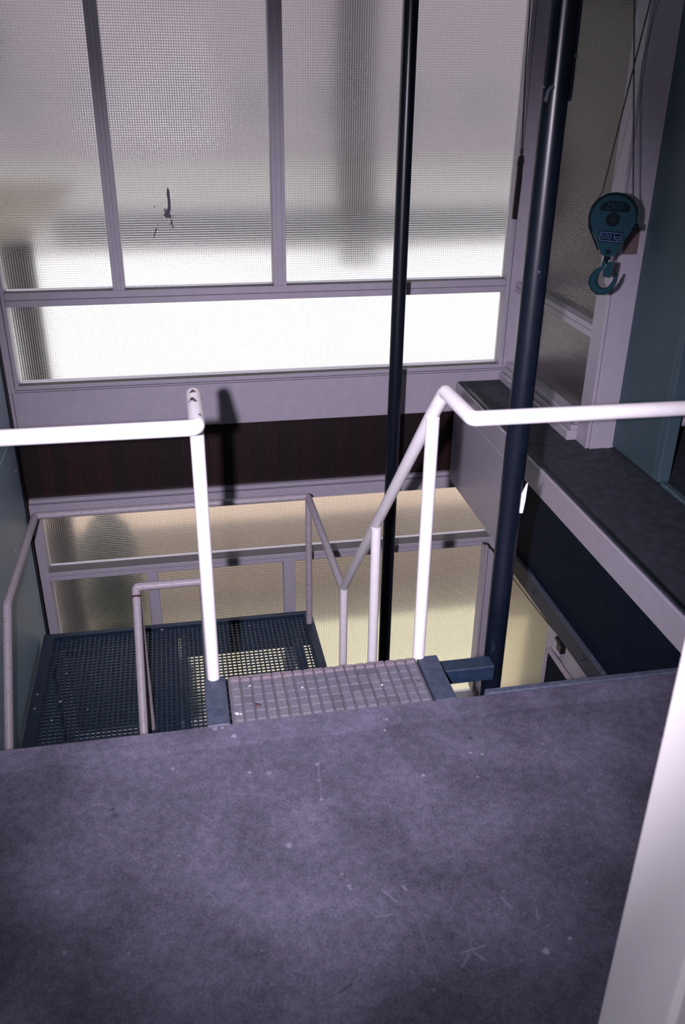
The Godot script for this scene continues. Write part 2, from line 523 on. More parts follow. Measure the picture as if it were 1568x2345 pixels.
# ------------------------------------------------------------------ glazed front
func front() -> void:
	var zb := ZF - 0.12
	# upper window
	var w := node("window_1", Vector3(0.5, 0.06, ZF))
	tag(w, "upper frosted window of three tall panes over one long bright pane", "window", "", "structure")
	part(w, "jamb", M.paint, Vector3(-0.945, 0.06, zb), Vector3(-0.908, 2.18, ZF + 0.004))
	part(w, "glazing_bead", M.paint, Vector3(-0.905, 0.092, zb + 0.03), Vector3(-0.886, 2.1, ZF))
	part(w, "corner_post", M.paint, Vector3(1.925, 0.06, zb), Vector3(2.06, 2.18, ZF + 0.003))
	part(w, "glazing_bead", M.paint, Vector3(1.898, 0.092, zb + 0.03), Vector3(1.922, 2.1, ZF))
	part(w, "mullion", M.paint, Vector3(-0.325, 0.605, zb), Vector3(-0.262, 2.1, ZF))
	part(w, "mullion", M.paint, Vector3(0.543, 0.605, zb), Vector3(0.613, 2.1, ZF))
	for m in [[-0.325, -0.262], [0.543, 0.613]]:
		part(w, "cover_strip", M.paint, Vector3(m[0] + 0.02, 0.608, ZF), Vector3(m[1] - 0.02, 2.1, ZF + 0.006), 0.002)
	part(w, "head_rail", M.paint, Vector3(-0.945, 2.1, zb), Vector3(1.99, 2.2, ZF))
	part(w, "transom", M.paint, Vector3(-0.885, 0.532, zb), Vector3(1.897, 0.566, ZF))
	part(w, "transom_strip", M.paint, Vector3(-0.885, 0.5685, zb), Vector3(1.897, 0.605, ZF), 0.002)
	part(w, "bottom_rail", M.paint, Vector3(-0.908, 0.074, zb), Vector3(1.925, 0.094, ZF))
	part(w, "drip_strip", M.paint, Vector3(-0.908, 0.062, zb), Vector3(1.925, 0.0705, ZF), 0.001)
	var zg := ZF - 0.062
	for p in [[-0.90, -0.30], [-0.29, 0.57], [0.585, 1.91]]:
		pane(w, Vector3(p[0], 0.595, zg - 0.006), Vector3(p[1], 2.12, zg), M.cast_glass)
	pane(w, Vector3(-0.90, 0.085, zg - 0.006), Vector3(1.91, 0.545, zg), M.cast_glass)
	part(w, "sill", M.dark_sill, Vector3(-0.886, 0.600, zg), Vector3(1.898, 0.6055, ZF - 0.006), 0.0)
	part(w, "sill", M.dark_sill, Vector3(-0.886, 0.090, zg), Vector3(1.898, 0.0945, ZF - 0.012), 0.0)
	# dried smear on the middle pane
	stain(w, zg + 0.0005)
	# above the window
	var up := node("wall_front", Vector3(0.5, 2.2, ZF))
	tag(up, "lavender-grey spandrel and dark stained boards between the two windows", "wall", "", "structure")
	part(up, "head_wall", M.plaster, Vector3(-1.25, 2.2, -5.0), Vector3(2.1, 2.9, ZF), 0.0)
	part(up, "spandrel", M.paint, Vector3(-0.925, -0.19, zb), Vector3(1.99, 0.0585, ZF), 0.002)
	part(up, "edge_strip", M.paint, Vector3(-0.945, -0.19, zb), Vector3(-0.9275, 0.0585, ZF), 0.002)
	part(up, "backing", M.gap, Vector3(-0.96, -0.63, zb), Vector3(1.99, -0.185, ZF - 0.055), 0.0)
	# stained boards, each its own piece
	var x := -0.940
	var i := 0
	var r := RandomNumberGenerator.new()
	r.seed = 5
	var last := -1
	while x < 1.64:
		var wd: float = [0.078, 0.092, 0.085, 0.070][r.randi_range(0, 3)]
		var k := r.randi_range(0, 4)
		if k == last: k = (k + 1) % 5
		last = k
		part(up, "board", M["stained_board_%d" % k], Vector3(x, -0.605, ZF - 0.055), Vector3(minf(x + wd - 0.0002, 1.66), -0.19, ZF - 0.030 + r.randf_range(-0.0003, 0.0003)), 0.0002)
		x += wd
		i += 1
	part(up, "lower_strip", M.paint, Vector3(-0.935, -0.624, zb), Vector3(1.99, -0.600, ZF), 0.002)
	part(up, "sill_wall", M.paint, Vector3(-1.25, LOW - 0.3, zb), Vector3(2.1, -2.45, ZF), 0.002)
	# lower window
	var v := node("window_2", Vector3(0.5, -2.4, ZF))
	tag(v, "lower frosted window behind the half landing, amber-grey panes", "window", "", "structure")
	part(v, "jamb", M.paint, Vector3(-0.94, -2.45, zb), Vector3(-0.886, -0.634, ZF))
	part(v, "jamb", M.paint, Vector3(1.952, -2.45, zb), Vector3(2.06, -0.634, ZF))
	part(v, "glazing_bead", M.paint, Vector3(1.934, -2.4, zb + 0.02), Vector3(1.949, -1.155, ZF - 0.004))
	part(v, "head_board", M.paint, Vector3(-0.886, -0.712, zb), Vector3(1.952, -0.634, ZF))
	part(v, "transom_strip", M.paint, Vector3(-0.886, -1.127, zb), Vector3(1.952, -1.100, ZF), 0.002)
	part(v, "transom", M.paint, Vector3(-0.886, -1.157, zb), Vector3(1.952, -1.130, ZF), 0.002)
	part(v, "mullion", M.paint, Vector3(-0.305, -2.45, zb), Vector3(-0.237, -1.157, ZF))
	part(v, "mullion", M.paint, Vector3(0.563, -2.45, zb), Vector3(0.635, -1.157, ZF))
	var zl := ZF - 0.09
	part(v, "sill", M.dark_sill, Vector3(-0.886, -1.104, zl), Vector3(1.952, -1.0985, ZF - 0.008), 0.0)
	pane(v, Vector3(-0.895, -1.112, zl - 0.006), Vector3(1.96, -0.70, zl), M.cast_glass)
	for p in [[-0.895, -0.29], [-0.25, 0.58], [0.62, 1.945]]:
		pane(v, Vector3(p[0], -2.46, zl - 0.006), Vector3(p[1], -1.145, zl), M.cast_glass)
	# tie cord and clip at the upper right corner of the lower window
	var st := begin()
	tube(st, [Vector3(0, 0, 0), Vector3(0.03, 0.004, 0.015), Vector3(0.05, -0.03, 0.02), Vector3(0.075, -0.05, 0.03)], 0.008, 0.015, 10)
	var clip := finish(st, "cord_clip", M.tar, v)
	clip.position = Vector3(1.90, -1.135, ZF + 0.012) - origin_of(v)

func stain(w: Node3D, z: float) -> void:
	# outlines in metres: a tapering streak with a torn foot, and two thin scratches
	var shapes := [
		[[0.0, 0.0], [0.006, -0.012], [0.008, -0.04], [0.009, -0.075], [0.006, -0.10], [0.001, -0.115], [0.004, -0.122], [0.008, -0.118], [0.006, -0.134], [0.0, -0.137], [-0.006, -0.131], [-0.014, -0.136], [-0.022, -0.128], [-0.024, -0.118], [-0.02, -0.112], [-0.022, -0.092], [-0.018, -0.09], [-0.014, -0.104], [-0.009, -0.095], [-0.005, -0.085], [-0.004, -0.05], [-0.007, -0.035], [-0.005, -0.018]],
		[[0.001, -0.142], [0.009, -0.141], [0.012, -0.152], [0.010, -0.160], [0.014, -0.172], [0.012, -0.184], [0.009, -0.176], [0.006, -0.164], [0.0, -0.160], [0.004, -0.152]],
		[[-0.066, -0.175], [-0.061, -0.179], [-0.069, -0.198], [-0.078, -0.222], [-0.082, -0.220], [-0.074, -0.196]],
		[[-0.058, -0.160], [-0.054, -0.158], [-0.056, -0.170], [-0.059, -0.169]],
	]
	var st := begin()
	for s in shapes:
		var pv := PackedVector2Array()
		for p in s: pv.append(Vector2(p[0], p[1]))
		plate(st, pv, 0.0, 0.0008)
	var sr := RandomNumberGenerator.new()
	sr.seed = 4
	for k in 26:
		var c := Vector2(sr.randfn(-0.012, 0.020), sr.randfn(-0.125, 0.022))
		var q := sr.randf_range(0.0012, 0.0034)
		plate(st, PackedVector2Array([c + Vector2(-q, -q * 0.4), c + Vector2(q * 0.3, -q), c + Vector2(q, q * 0.5), c + Vector2(-q * 0.2, q * 1.3)]), 0.0, 0.0007)
	var o := finish(st, "dried_smear", M.glass_stain, w)
	o.position = Vector3(0.003, 1.12, z) - origin_of(w)
	o.scale = Vector3(1.15, 1.15, 1.0)
	tag(o, "dark dried smear on the glass")

# ------------------------------------------------------------------ glazing on the right hand side
func side_glazing() -> void:
	var xf := 1.955
	var xb := 2.07
	var w := node("window_3", Vector3(1.98, 0.0, -4.3))
	tag(w, "dark frosted side window above the ledge, between the corner and the column", "window", "", "structure")
	var z0 := -4.846
	var z1 := -3.84
	part(w, "plinth", M.paint, Vector3(1.905, 0.0, z0), Vector3(xb, 0.052, z1), 0.004)
	part(w, "lower_moulding", M.paint, Vector3(1.922, 0.055, z0), Vector3(xb, 0.082, z1), 0.002)
	part(w, "upper_moulding", M.paint, Vector3(1.938, 0.085, z0), Vector3(xb, 0.112, z1), 0.003)
	part(w, "transom", M.paint, Vector3(xf, 0.532, z0), Vector3(xb, 0.562, z1), 0.002)
	part(w, "transom_strip", M.paint, Vector3(xf, 0.565, z0), Vector3(xb, 0.592, z1), 0.002)
	part(w, "jamb", M.paint, Vector3(1.992, 0.112, z0), Vector3(xb, 2.1, z0 + 0.05))
	part(w, "head_rail", M.paint, Vector3(xf, 2.1, z0), Vector3(xb, 2.9, z1))
	pane(w, Vector3(2.01, 0.10, z0 + 0.03), Vector3(2.016, 0.545, z1 - 0.005), M.cast_glass)
	pane(w, Vector3(2.01, 0.58, z0 + 0.03), Vector3(2.016, 2.12, z1 - 0.005), M.cast_glass)
	# column at the end of the side window
	var c := node("column", Vector3(2.02, 0, -3.77))
	tag(c, "lavender-grey painted square column behind the hoist hook", "column", "", "structure")
	part(c, "shaft", M.paint, Vector3(1.972, 0, -3.836), Vector3(2.10, 2.9, -3.712), 0.003)
	part(c, "corner_bead", M.paint, Vector3(1.955, 0, -3.836), Vector3(1.9705, 2.9, -3.722), 0.002)
	part(c, "foot_strip", M.paint, Vector3(2.062, 0, -3.7118), Vector3(2.078, 0.075, -3.7095), 0.0005)
	part(c, "paper_label", M.old_label, Vector3(1.99, 0.945, -3.7118), Vector3(2.060, 1.06, -3.7108), 0.0)
	# lower side window
	var v := node("window_4", Vector3(1.98, -2.4, -4.3))
	tag(v, "lower side window of smooth frosted glass seen under the slab edge", "window", "", "structure")
	part(v, "head_rail", M.paint, Vector3(xf, -1.10, z0), Vector3(xb, -0.56, -3.2), 0.003)
	part(v, "bottom_rail", M.paint, Vector3(xf, LOW, z0), Vector3(xb, -2.45, -3.2), 0.003)
	part(v, "jamb", M.paint, Vector3(1.992, -2.45, z0), Vector3(xb, -1.1, z0 + 0.05))
	part(v, "glazing_bead", M.paint, Vector3(xf, -2.45, -3.86), Vector3(xb, -1.1, -3.842), 0.002)
	part(v, "post", M.paint, Vector3(xf - 0.004, -2.45, -3.838), Vector3(xb, -1.1, -3.735), 0.003)
	pane(v, Vector3(2.0, -2.46, z0 + 0.03), Vector3(2.006, -1.09, -3.85), M.fine_glass)
	part(v, "panel", M.paint, Vector3(1.985, -2.45, -3.735), Vector3(xb, -1.1, -3.2), 0.002)
	# opened vent flap with a dark panel
	var fl := part(v, "vent_flap", M.black_board, Vector3(1.86, -1.62, -3.64), Vector3(1.872, -1.135, -3.28), 0.001)
	for e in [[-1.62, -1.135, -3.64, -3.625], [-1.62, -1.135, -3.295, -3.28]]:
		part(fl, "flap_edge", M.chipped_paint, Vector3(1.852, e[0], e[2]), Vector3(1.876, e[1], e[3]), 0.002)
	part(fl, "flap_edge", M.chipped_paint, Vector3(1.852, -1.145, -3.64), Vector3(1.876, -1.13, -3.28), 0.002)
	var lt := begin()
	box(lt, Vector3(0, 0, 0), Vector3(0.03, 0.05, 0.06), 0.004)
	box(lt, Vector3(-0.005, 0.03, -0.03), Vector3(0.025, 0.025, 0.05), 0.004)
	tube(lt, [Vector3(-0.01, 0.03, 0.0), Vector3(-0.02, 0.05, 0.02), Vector3(-0.02, 0.04, 0.05)], 0.006, 0.01, 8)
	var l := finish(lt, "catch", M.black_plastic, v)
	l.position = Vector3(1.93, -1.13, -3.62) - origin_of(v)
	rod(v, "pull_cord", M.black_plastic, [Vector3(1.935, -1.09, -3.66), Vector3(1.945, -1.13, -4.0), Vector3(1.945, -1.16, -4.80)], 0.003, 0.0, 8)

# ------------------------------------------------------------------ slab edge of the ledge
func slab_edge() -> void:
	var xs := 1.635
	var f := node("floor_002", Vector3(1.9, 0, -3.4))
	tag(f, "dark concrete ledge along the right side of the stairwell", "floor", "", "structure")
	part(f, "ledge_slab", M.concrete, Vector3(xs + 0.012, -0.128, ZF), Vector3(2.14, 0.0, -1.95), 0.003)
	part(f, "fascia", M.paint, Vector3(xs, -0.134, ZF), Vector3(xs + 0.02, -0.004, -1.95), 0.003)
	part(f, "fascia_panel", M.paint, Vector3(xs + 0.001, -0.645, ZF), Vector3(xs + 0.02, -0.136, -3.745), 0.002)
	part(f, "dark_board", M.black_board, Vector3(xs + 0.014, -0.575, -3.743), Vector3(xs + 0.03, -0.130, -1.95), 0.001)
	var bm := part(f, "edge_beam", M.beam_steel, Vector3(xs - 0.002, -0.672, -3.743), Vector3(xs + 0.05, -0.560, -1.95), 0.003)
	for z in [-3.42, -2.86, -2.35]:
		var st := begin()
		tube(st, [Vector3(0.004, 0, 0), Vector3(-0.008, 0, 0)], 0.010, 0, 6)
		var o := finish(st, "bolt", M.beam_steel, bm)
		o.position = Vector3(xs - 0.004, -0.615, z) - origin_of(bm)
	part(f, "slot", M.gap, Vector3(xs + 0.008, -0.566, -3.74), Vector3(xs + 0.0145, -0.553, -3.53), 0.0)
	part(f, "edge_angle", M.tar, Vector3(xs + 0.021, -0.01, ZF), Vector3(xs + 0.045, 0.0006, -1.96), 0.0005)
	part(bm, "lip", M.edge_steel, Vector3(xs - 0.010, -0.5635, -3.743), Vector3(xs + 0.012, -0.5595, -1.95), 0.001)
	var cr := begin()
	var last := Vector2(1.66, -3.86)
	for q in [[1.70, -3.82], [1.735, -3.835], [1.77, -3.79], [1.80, -3.80], [1.83, -3.765]]:
		var d := Vector2(q[0], q[1])
		var m := (last + d) * 0.5
		box(cr, Vector3(m.x, 0.0006, m.y) - origin_of(f), Vector3(last.distance_to(d), 0.001, 0.005), 0.0, Basis(Vector3.UP, -(d - last).angle()))
		last = d
	tag(finish(cr, "crack", M.gap, f), "dark crack in the screed")

# ------------------------------------------------------------------ upper landing
func landing() -> void:
	var f := node("floor", Vector3(0.5, 0, -0.9))
	tag(f, "worn grey concrete landing with pale spots and scuffs", "floor", "", "structure")
	var m := StandardMaterial3D.new()
	m.resource_name = "landing_concrete"
	m.albedo_texture = floor_image()
	m.roughness = 0.62
	m.metallic_specular = 0.35
	m.uv1_triplanar = true
	m.uv1_world_triplanar = true
	# the picture covers x -1.0 .. 2.2, z -2.0 .. 0.4 (3.2 by 2.4 m)
	m.uv1_scale = Vector3(1.0 / 3.2, 1.0, 1.0 / 2.4)
	m.uv1_offset = Vector3(1.0 / 3.2, 0.0, 2.0 / 2.4)
	part(f, "floor_slab", m, Vector3(-0.985, -0.16, -1.963), Vector3(2.14, 0.0, 1.6), 0.004)
	var n := part(f, "edge_trim", M.edge_steel, Vector3(0.825, 0.001, -1.975), Vector3(1.64, 0.012, -1.952), 0.003)
	n.position.y += 0.0
	part(n, "trim_leg", M.edge_steel, Vector3(0.825, -0.05, -1.975), Vector3(1.64, 0.001, -1.966), 0.001)

func floor_image() -> ImageTexture:
	var W := 1536
	var H := 1152
	var a := FastNoiseLite.new()
	a.seed = 61
	a.frequency = 0.006
	a.fractal_octaves = 4
	var big := a.get_image(W, H, false, false, false)
	a.seed = 62
	a.frequency = 0.06
	a.fractal_octaves = 5
	var mid := a.get_image(W, H, false, false, false)
	a.seed = 63
	a.frequency = 0.25
	a.fractal_octaves = 3
	var fine := a.get_image(W, H, false, false, false)
	var out := Image.create(W, H, false, Image.FORMAT_RGB8)
	var db := big.get_data()
	var dm := mid.get_data()
	var df := fine.get_data()
	big.convert(Image.FORMAT_L8)
	mid.convert(Image.FORMAT_L8)
	fine.convert(Image.FORMAT_L8)
	db = big.get_data()
	dm = mid.get_data()
	df = fine.get_data()
	var px := PackedByteArray()
	px.resize(W * H * 3)
	for y in H:
		var z := -2.0 + 2.4 * y / H
		for x in W:
			var i := y * W + x
			var v := 0.325 + (db[i] / 255.0 - 0.5) * 0.17 + (dm[i] / 255.0 - 0.5) * 0.10 + (df[i] / 255.0 - 0.5) * 0.16
			# screed strip along the edge, its inner line wandering
			if z < -1.872 + (db[i] / 255.0 - 0.5) * 0.03: v += 0.032
			px[i * 3] = int(clampf(v, 0, 1) * 252.0)
			px[i * 3 + 1] = int(clampf(v * 0.975, 0, 1) * 252.0)
			px[i * 3 + 2] = int(clampf(v * 1.145, 0, 1) * 252.0)
	out.set_data(W, H, false, Image.FORMAT_RGB8, px)
	# splashes and scuffs: x, z, radius (m), tone
	for s in [[0.667, -1.124, 0.008, 0.66], [0.730, -1.144, 0.0045, 0.64], [0.281, -1.759, 0.006, 0.50], [0.506, -1.905, 0.006, 0.52], [0.49, -1.86, 0.004, 0.62], [0.275, -1.70, 0.005, 0.45], [0.271, -1.633, 0.005, 0.50], [-0.243, -1.669, 0.010, 0.22], [-0.25, -1.69, 0.006, 0.2], [0.719, -1.787, 0.007, 0.2], [0.70, -1.73, 0.004, 0.60], [0.73, -1.72, 0.004, 0.58], [0.55, -1.67, 0.005, 0.58], [0.69, -1.64, 0.0035, 0.58], [0.07, -1.91, 0.008, 0.60], [0.02, -1.95, 0.008, 0.55], [0.04, -1.95, 0.005, 0.6], [0.10, -1.76, 0.004, 0.6], [-0.10, -1.81, 0.004, 0.58], [0.15, -1.75, 0.008, 0.47], [0.17, -1.50, 0.008, 0.5], [-0.36, -1.46, 0.005, 0.5], [0.29, -1.36, 0.005, 0.5], [-0.33, -1.30, 0.006, 0.46]]:
		splash(out, s[0], s[1], s[2], s[3])
	for s in [[0.53, -1.244, 0.514, -1.151, 0.42], [0.49, -1.152, 0.545, -1.160, 0.46], [0.515, -1.15, 0.535, -1.125, 0.44], [0.505, -1.145, 0.48, -1.12, 0.42], [0.62, -1.27, 0.635, -1.235, 0.44], [0.68, -1.20, 0.69, -1.23, 0.44], [0.33, -1.27, 0.37, -1.27, 0.42], [0.36, -1.34, 0.385, -1.30, 0.46], [0.41, -1.34, 0.415, -1.325, 0.46], [0.22, -1.11, 0.25, -1.125, 0.24], [0.42, -1.25, 0.425, -1.10, 0.39], [0.283, -1.75, 0.272, -1.64, 0.40]]:
		for k in 40:
			var t := k / 39.0
			splash(out, lerpf(s[0], s[2], t) + sin(k * 2.1) * 0.0012, lerpf(s[1], s[3], t) + cos(k * 1.7) * 0.0012, 0.0016, s[4])
	var r := RandomNumberGenerator.new()
	r.seed = 17
	for k in 420:
		splash(out, r.randf_range(-0.9, 1.6), r.randf_range(-1.95, -0.4), r.randf_range(0.0012, 0.004), r.randf_range(0.36, 0.50) if r.randf() < 0.75 else r.randf_range(0.22, 0.28))
	return ImageTexture.create_from_image(out)

func splash(im: Image, x: float, z: float, r: float, tone: float) -> void:
	var cx := (x + 1.0) / 3.2 * 1536.0
	var cy := (z + 2.0) / 2.4 * 1152.0
	var rr := maxf(r / 3.2 * 1536.0, 0.7)
	var n := int(ceil(rr)) + 1
	for j in range(-n, n + 1):
		for i in range(-n, n + 1):
			var px := int(cx) + i
			var py := int(cy) + j
			if px < 0 or py < 0 or px >= 1536 or py >= 1152: continue
			var d := Vector2(px - cx, py - cy).length() / rr * (1.0 + 0.12 * sin(3.0 * atan2(j, i) + x * 40.0) + 0.08 * sin(5.0 * atan2(j, i)))
			var k := clampf(1.6 - d * 1.2, 0.0, 1.0)
			if k > 0.0:
				var c := im.get_pixel(px, py)
				im.set_pixel(px, py, c.lerp(Color(tone, tone * 0.975, tone * 1.10), k * 0.8))

# ------------------------------------------------------------------ doorway the picture is taken from
func doorway() -> void:
	var d := node("door_1", Vector3(0.0, 0, -0.8))
	tag(d, "white painted door frame, its jamb close to the camera on the right", "door frame", "", "structure")
	for s in [1, -1]:
		var x0 := 0.647 if s == 1 else -0.80
		var lining := part(d, "jamb", M.jamb_paint, Vector3(x0, 0, -0.88), Vector3(x0 + 0.035 * s, 2.12, -0.70), 0.006)
		part(lining, "door_stop", M.jamb_paint, Vector3(x0 - 0.010 * s, 0, -0.785), Vector3(x0 + 0.02 * s, 2.12, -0.70), 0.009)
	part(d, "head", M.jamb_paint, Vector3(-0.80, 2.08, -0.88), Vector3(0.647, 2.12, -0.70), 0.004)
	var w := node("wall_near", Vector3(0.5, 0, -0.79))
	tag(w, "painted wall around the doorway behind the camera", "wall", "", "structure")
	part(w, "wall_core", M.wall_panel, Vector3(0.683, 0, -0.868), Vector3(2.10, 2.9, -0.712), 0.0)
	part(w, "wall_core", M.wall_panel, Vector3(-0.952, 0, -0.868), Vector3(-0.836, 2.9, -0.712), 0.0)
	part(w, "wall_core", M.wall_panel, Vector3(-0.836, 2.122, -0.868), Vector3(0.683, 2.9, -0.712), 0.0)

# ------------------------------------------------------------------ stairs
func stairs() -> void:
	var s := node("steel_stair", Vector3(0.37, MID, -2.7))
	tag(s, "steel stair flight falling from the landing to the half landing", "stair")
	# stringers: a level plate at the top, then the slope
	for x in [[0.0, 0.066], [0.672, 0.738]]:
		var st := begin()
		slab(st, Vector3(x[0], -0.055, -2.185) - origin_of(s), Vector3(x[1], -0.002, -1.964) - origin_of(s), 0.003)
		finish(st, "stringer_head", M.plate_steel, s)
		st = begin()
		var a := Vector3((x[0] + x[1]) * 0.5, -0.10, -2.15) - origin_of(s)
		var b := Vector3((x[0] + x[1]) * 0.5, -1.30, -3.40) - origin_of(s)
		var dir := (b - a).normalized()
		var turn := Basis(Vector3.RIGHT, dir.cross(Vector3.RIGHT).normalized(), -dir)
		box(st, (a + b) * 0.5, Vector3(0.05, 0.16, (b - a).length()), 0.003, turn)
		finish(st, "stringer", M.dark_steel, s)
	# first tread: filled grating, one pad for every cell
	var t := part(s, "tread", M.tread_worn, Vector3(0.0715, -0.03, -2.186), Vector3(0.6665, -0.0085, -1.968), 0.001)
	tread_pads(t)
	# the treads below
	for k in range(1, 7):
		var y := -0.1986 * k
		var z := -2.188 - 0.208 * (k - 1)
		var g := begin()
		var o := origin_of(s)
		grating(g, 0.07, 0.668, z - 0.235, z, y, 0.031, 0.036, 0.007, 0.006, 0.012, o)
		slab(g, Vector3(0.07, y - 0.03, z - 0.238) - o, Vector3(0.668, y, z - 0.230) - o, 0.001)
		slab(g, Vector3(0.07, y - 0.03, z - 0.006) - o, Vector3(0.668, y, z) - o, 0.001)
		finish(g, "tread", M.plate_steel, s)
	# second flight, from the half landing back under the landing
	var l := node("steel_stair", Vector3(-0.58, LOW, -2.9))
	tag(l, "lower steel stair flight running back under the landing along the left wall", "stair")
	for x in [[-0.93, -0.89], [-0.27, -0.23]]:
		var st := begin()
		var a := Vector3((x[0] + x[1]) * 0.5, MID - 0.14, -3.55) - origin_of(l)
		var b := Vector3((x[0] + x[1]) * 0.5, LOW + 0.04, -2.32) - origin_of(l)
		var dir := (b - a).normalized()
		var turn := Basis(Vector3.RIGHT, dir.cross(Vector3.RIGHT).normalized(), -dir)
		box(st, (a + b) * 0.5, Vector3(0.04, 0.16, (b - a).length()), 0.003, turn)
		finish(st, "stringer", M.dark_steel, l)
	for k in range(1, 7):
		var y := MID - 0.1986 * k
		var z := -3.64 + 0.208 * (k - 1)
		var g := begin()
		var o := origin_of(l)
		grating(g, -0.888, -0.272, z, z + 0.235, y, 0.031, 0.036, 0.007, 0.006, 0.012, o)
		slab(g, Vector3(-0.888, y - 0.03, z) - o, Vector3(-0.272, y, z + 0.006) - o, 0.001)
		slab(g, Vector3(-0.888, y - 0.03, z + 0.229) - o, Vector3(-0.272, y, z + 0.235) - o, 0.001)
		finish(g, "tread", M.plate_steel, l)

func tread_pads(t: Node3D) -> void:
	var o := origin_of(t)
	var cols := 18
	var rows := 5
	var x0 := 0.076
	var z0 := -2.152
	var dx := (0.6625 - x0) / cols
	var dz := (-1.9725 - z0) / rows
	var meshes := {}
	for kind in [["tread_grey", dx - 0.0058, dz - 0.0008], ["tread_dusty", dx - 0.0055, dz - 0.0008], ["tread_worn", dx - 0.0062, dz - 0.0016], ["tread_nosing", dx - 0.0045, 0.0225]]:
		var st := begin()
		box(st, Vector3.ZERO, Vector3(kind[1], 0.012, kind[2]), 0.0022)
		var me: ArrayMesh = st.commit()
		me.surface_set_material(0, M[kind[0]])
		meshes[kind[0]] = me
	var r := RandomNumberGenerator.new()
	r.seed = 23
	for i in cols:
		for j in rows + 1:
			var mi := MeshInstance3D.new()
			mi.name = "pad"
			var kind := "tread_grey"
			var q := r.randf()
			if q > 0.80: kind = "tread_dusty"
			elif q > 0.70: kind = "tread_worn"
			if j == rows: kind = "tread_nosing"
			mi.mesh = meshes[kind]
			t.add_child(mi, true)
			var z := z0 + dz * (j + 0.5) if j < rows else -2.170
			mi.position = Vector3(x0 + dx * (i + 0.5) + r.randf_range(-0.0006, 0.0006), -0.0065 + r.randf_range(-0.0012, 0.0004), z) - o
			mi.rotation.y = r.randf_range(-0.02, 0.02)
	# grit left on the tread
	var bits := [[0.087, -2.004, 0.007, "white_drop"], [0.098, -1.999, 0.004, "white_drop"], [0.150, -2.030, 0.010, "rust_flake"], [0.29, -2.09, 0.004, "white_drop"], [0.135, -2.125, 0.004, "white_drop"], [0.53, -2.06, 0.004, "white_drop"], [0.645, -2.06, 0.004, "rust_flake"]]
	for b in bits:
		var st := begin()
		var pts := []
		var n := 9
		for k in n:
			var a := TAU * k / n
			pts.append(Vector3(cos(a), 0, sin(a)) * b[2] * (1.0 + 0.3 * sin(a * 3.0 + b[0] * 50.0)))
		for k in n:
			var p: Vector3 = pts[k]
			var q: Vector3 = pts[(k + 1) % n]
			tri(st, p, q, Vector3(0, b[2] * 0.5, 0), ((p + q) * 0.5 + Vector3(0, b[2], 0)).normalized())
			tri(st, p, q, Vector3.ZERO, Vector3.DOWN)
		var g := finish(st, "grit", M[b[3]], t)
		g.position = Vector3(b[0], 0.0005, b[1]) - o

# bars across a rectangle; top at y
func grating(st: SurfaceTool, x0: float, x1: float, z0: float, z1: float, y: float, px: float, pz: float, bx: float, bz: float, h: float, o := Vector3.ZERO) -> void:
	var n := int(round((x1 - x0) / px))
	for i in n + 1:
		var x := x0 + (x1 - x0) * i / n
		slab(st, Vector3(x - bx * 0.5, y - h, z0) - o, Vector3(x + bx * 0.5, y, z1) - o)
	n = int(round((z1 - z0) / pz))
	for i in n + 1:
		var z := z0 + (z1 - z0) * i / n
		slab(st, Vector3(x0, y - h * 1.05, z - bz * 0.5) - o, Vector3(x1, y - 0.0008, z + bz * 0.5) - o)

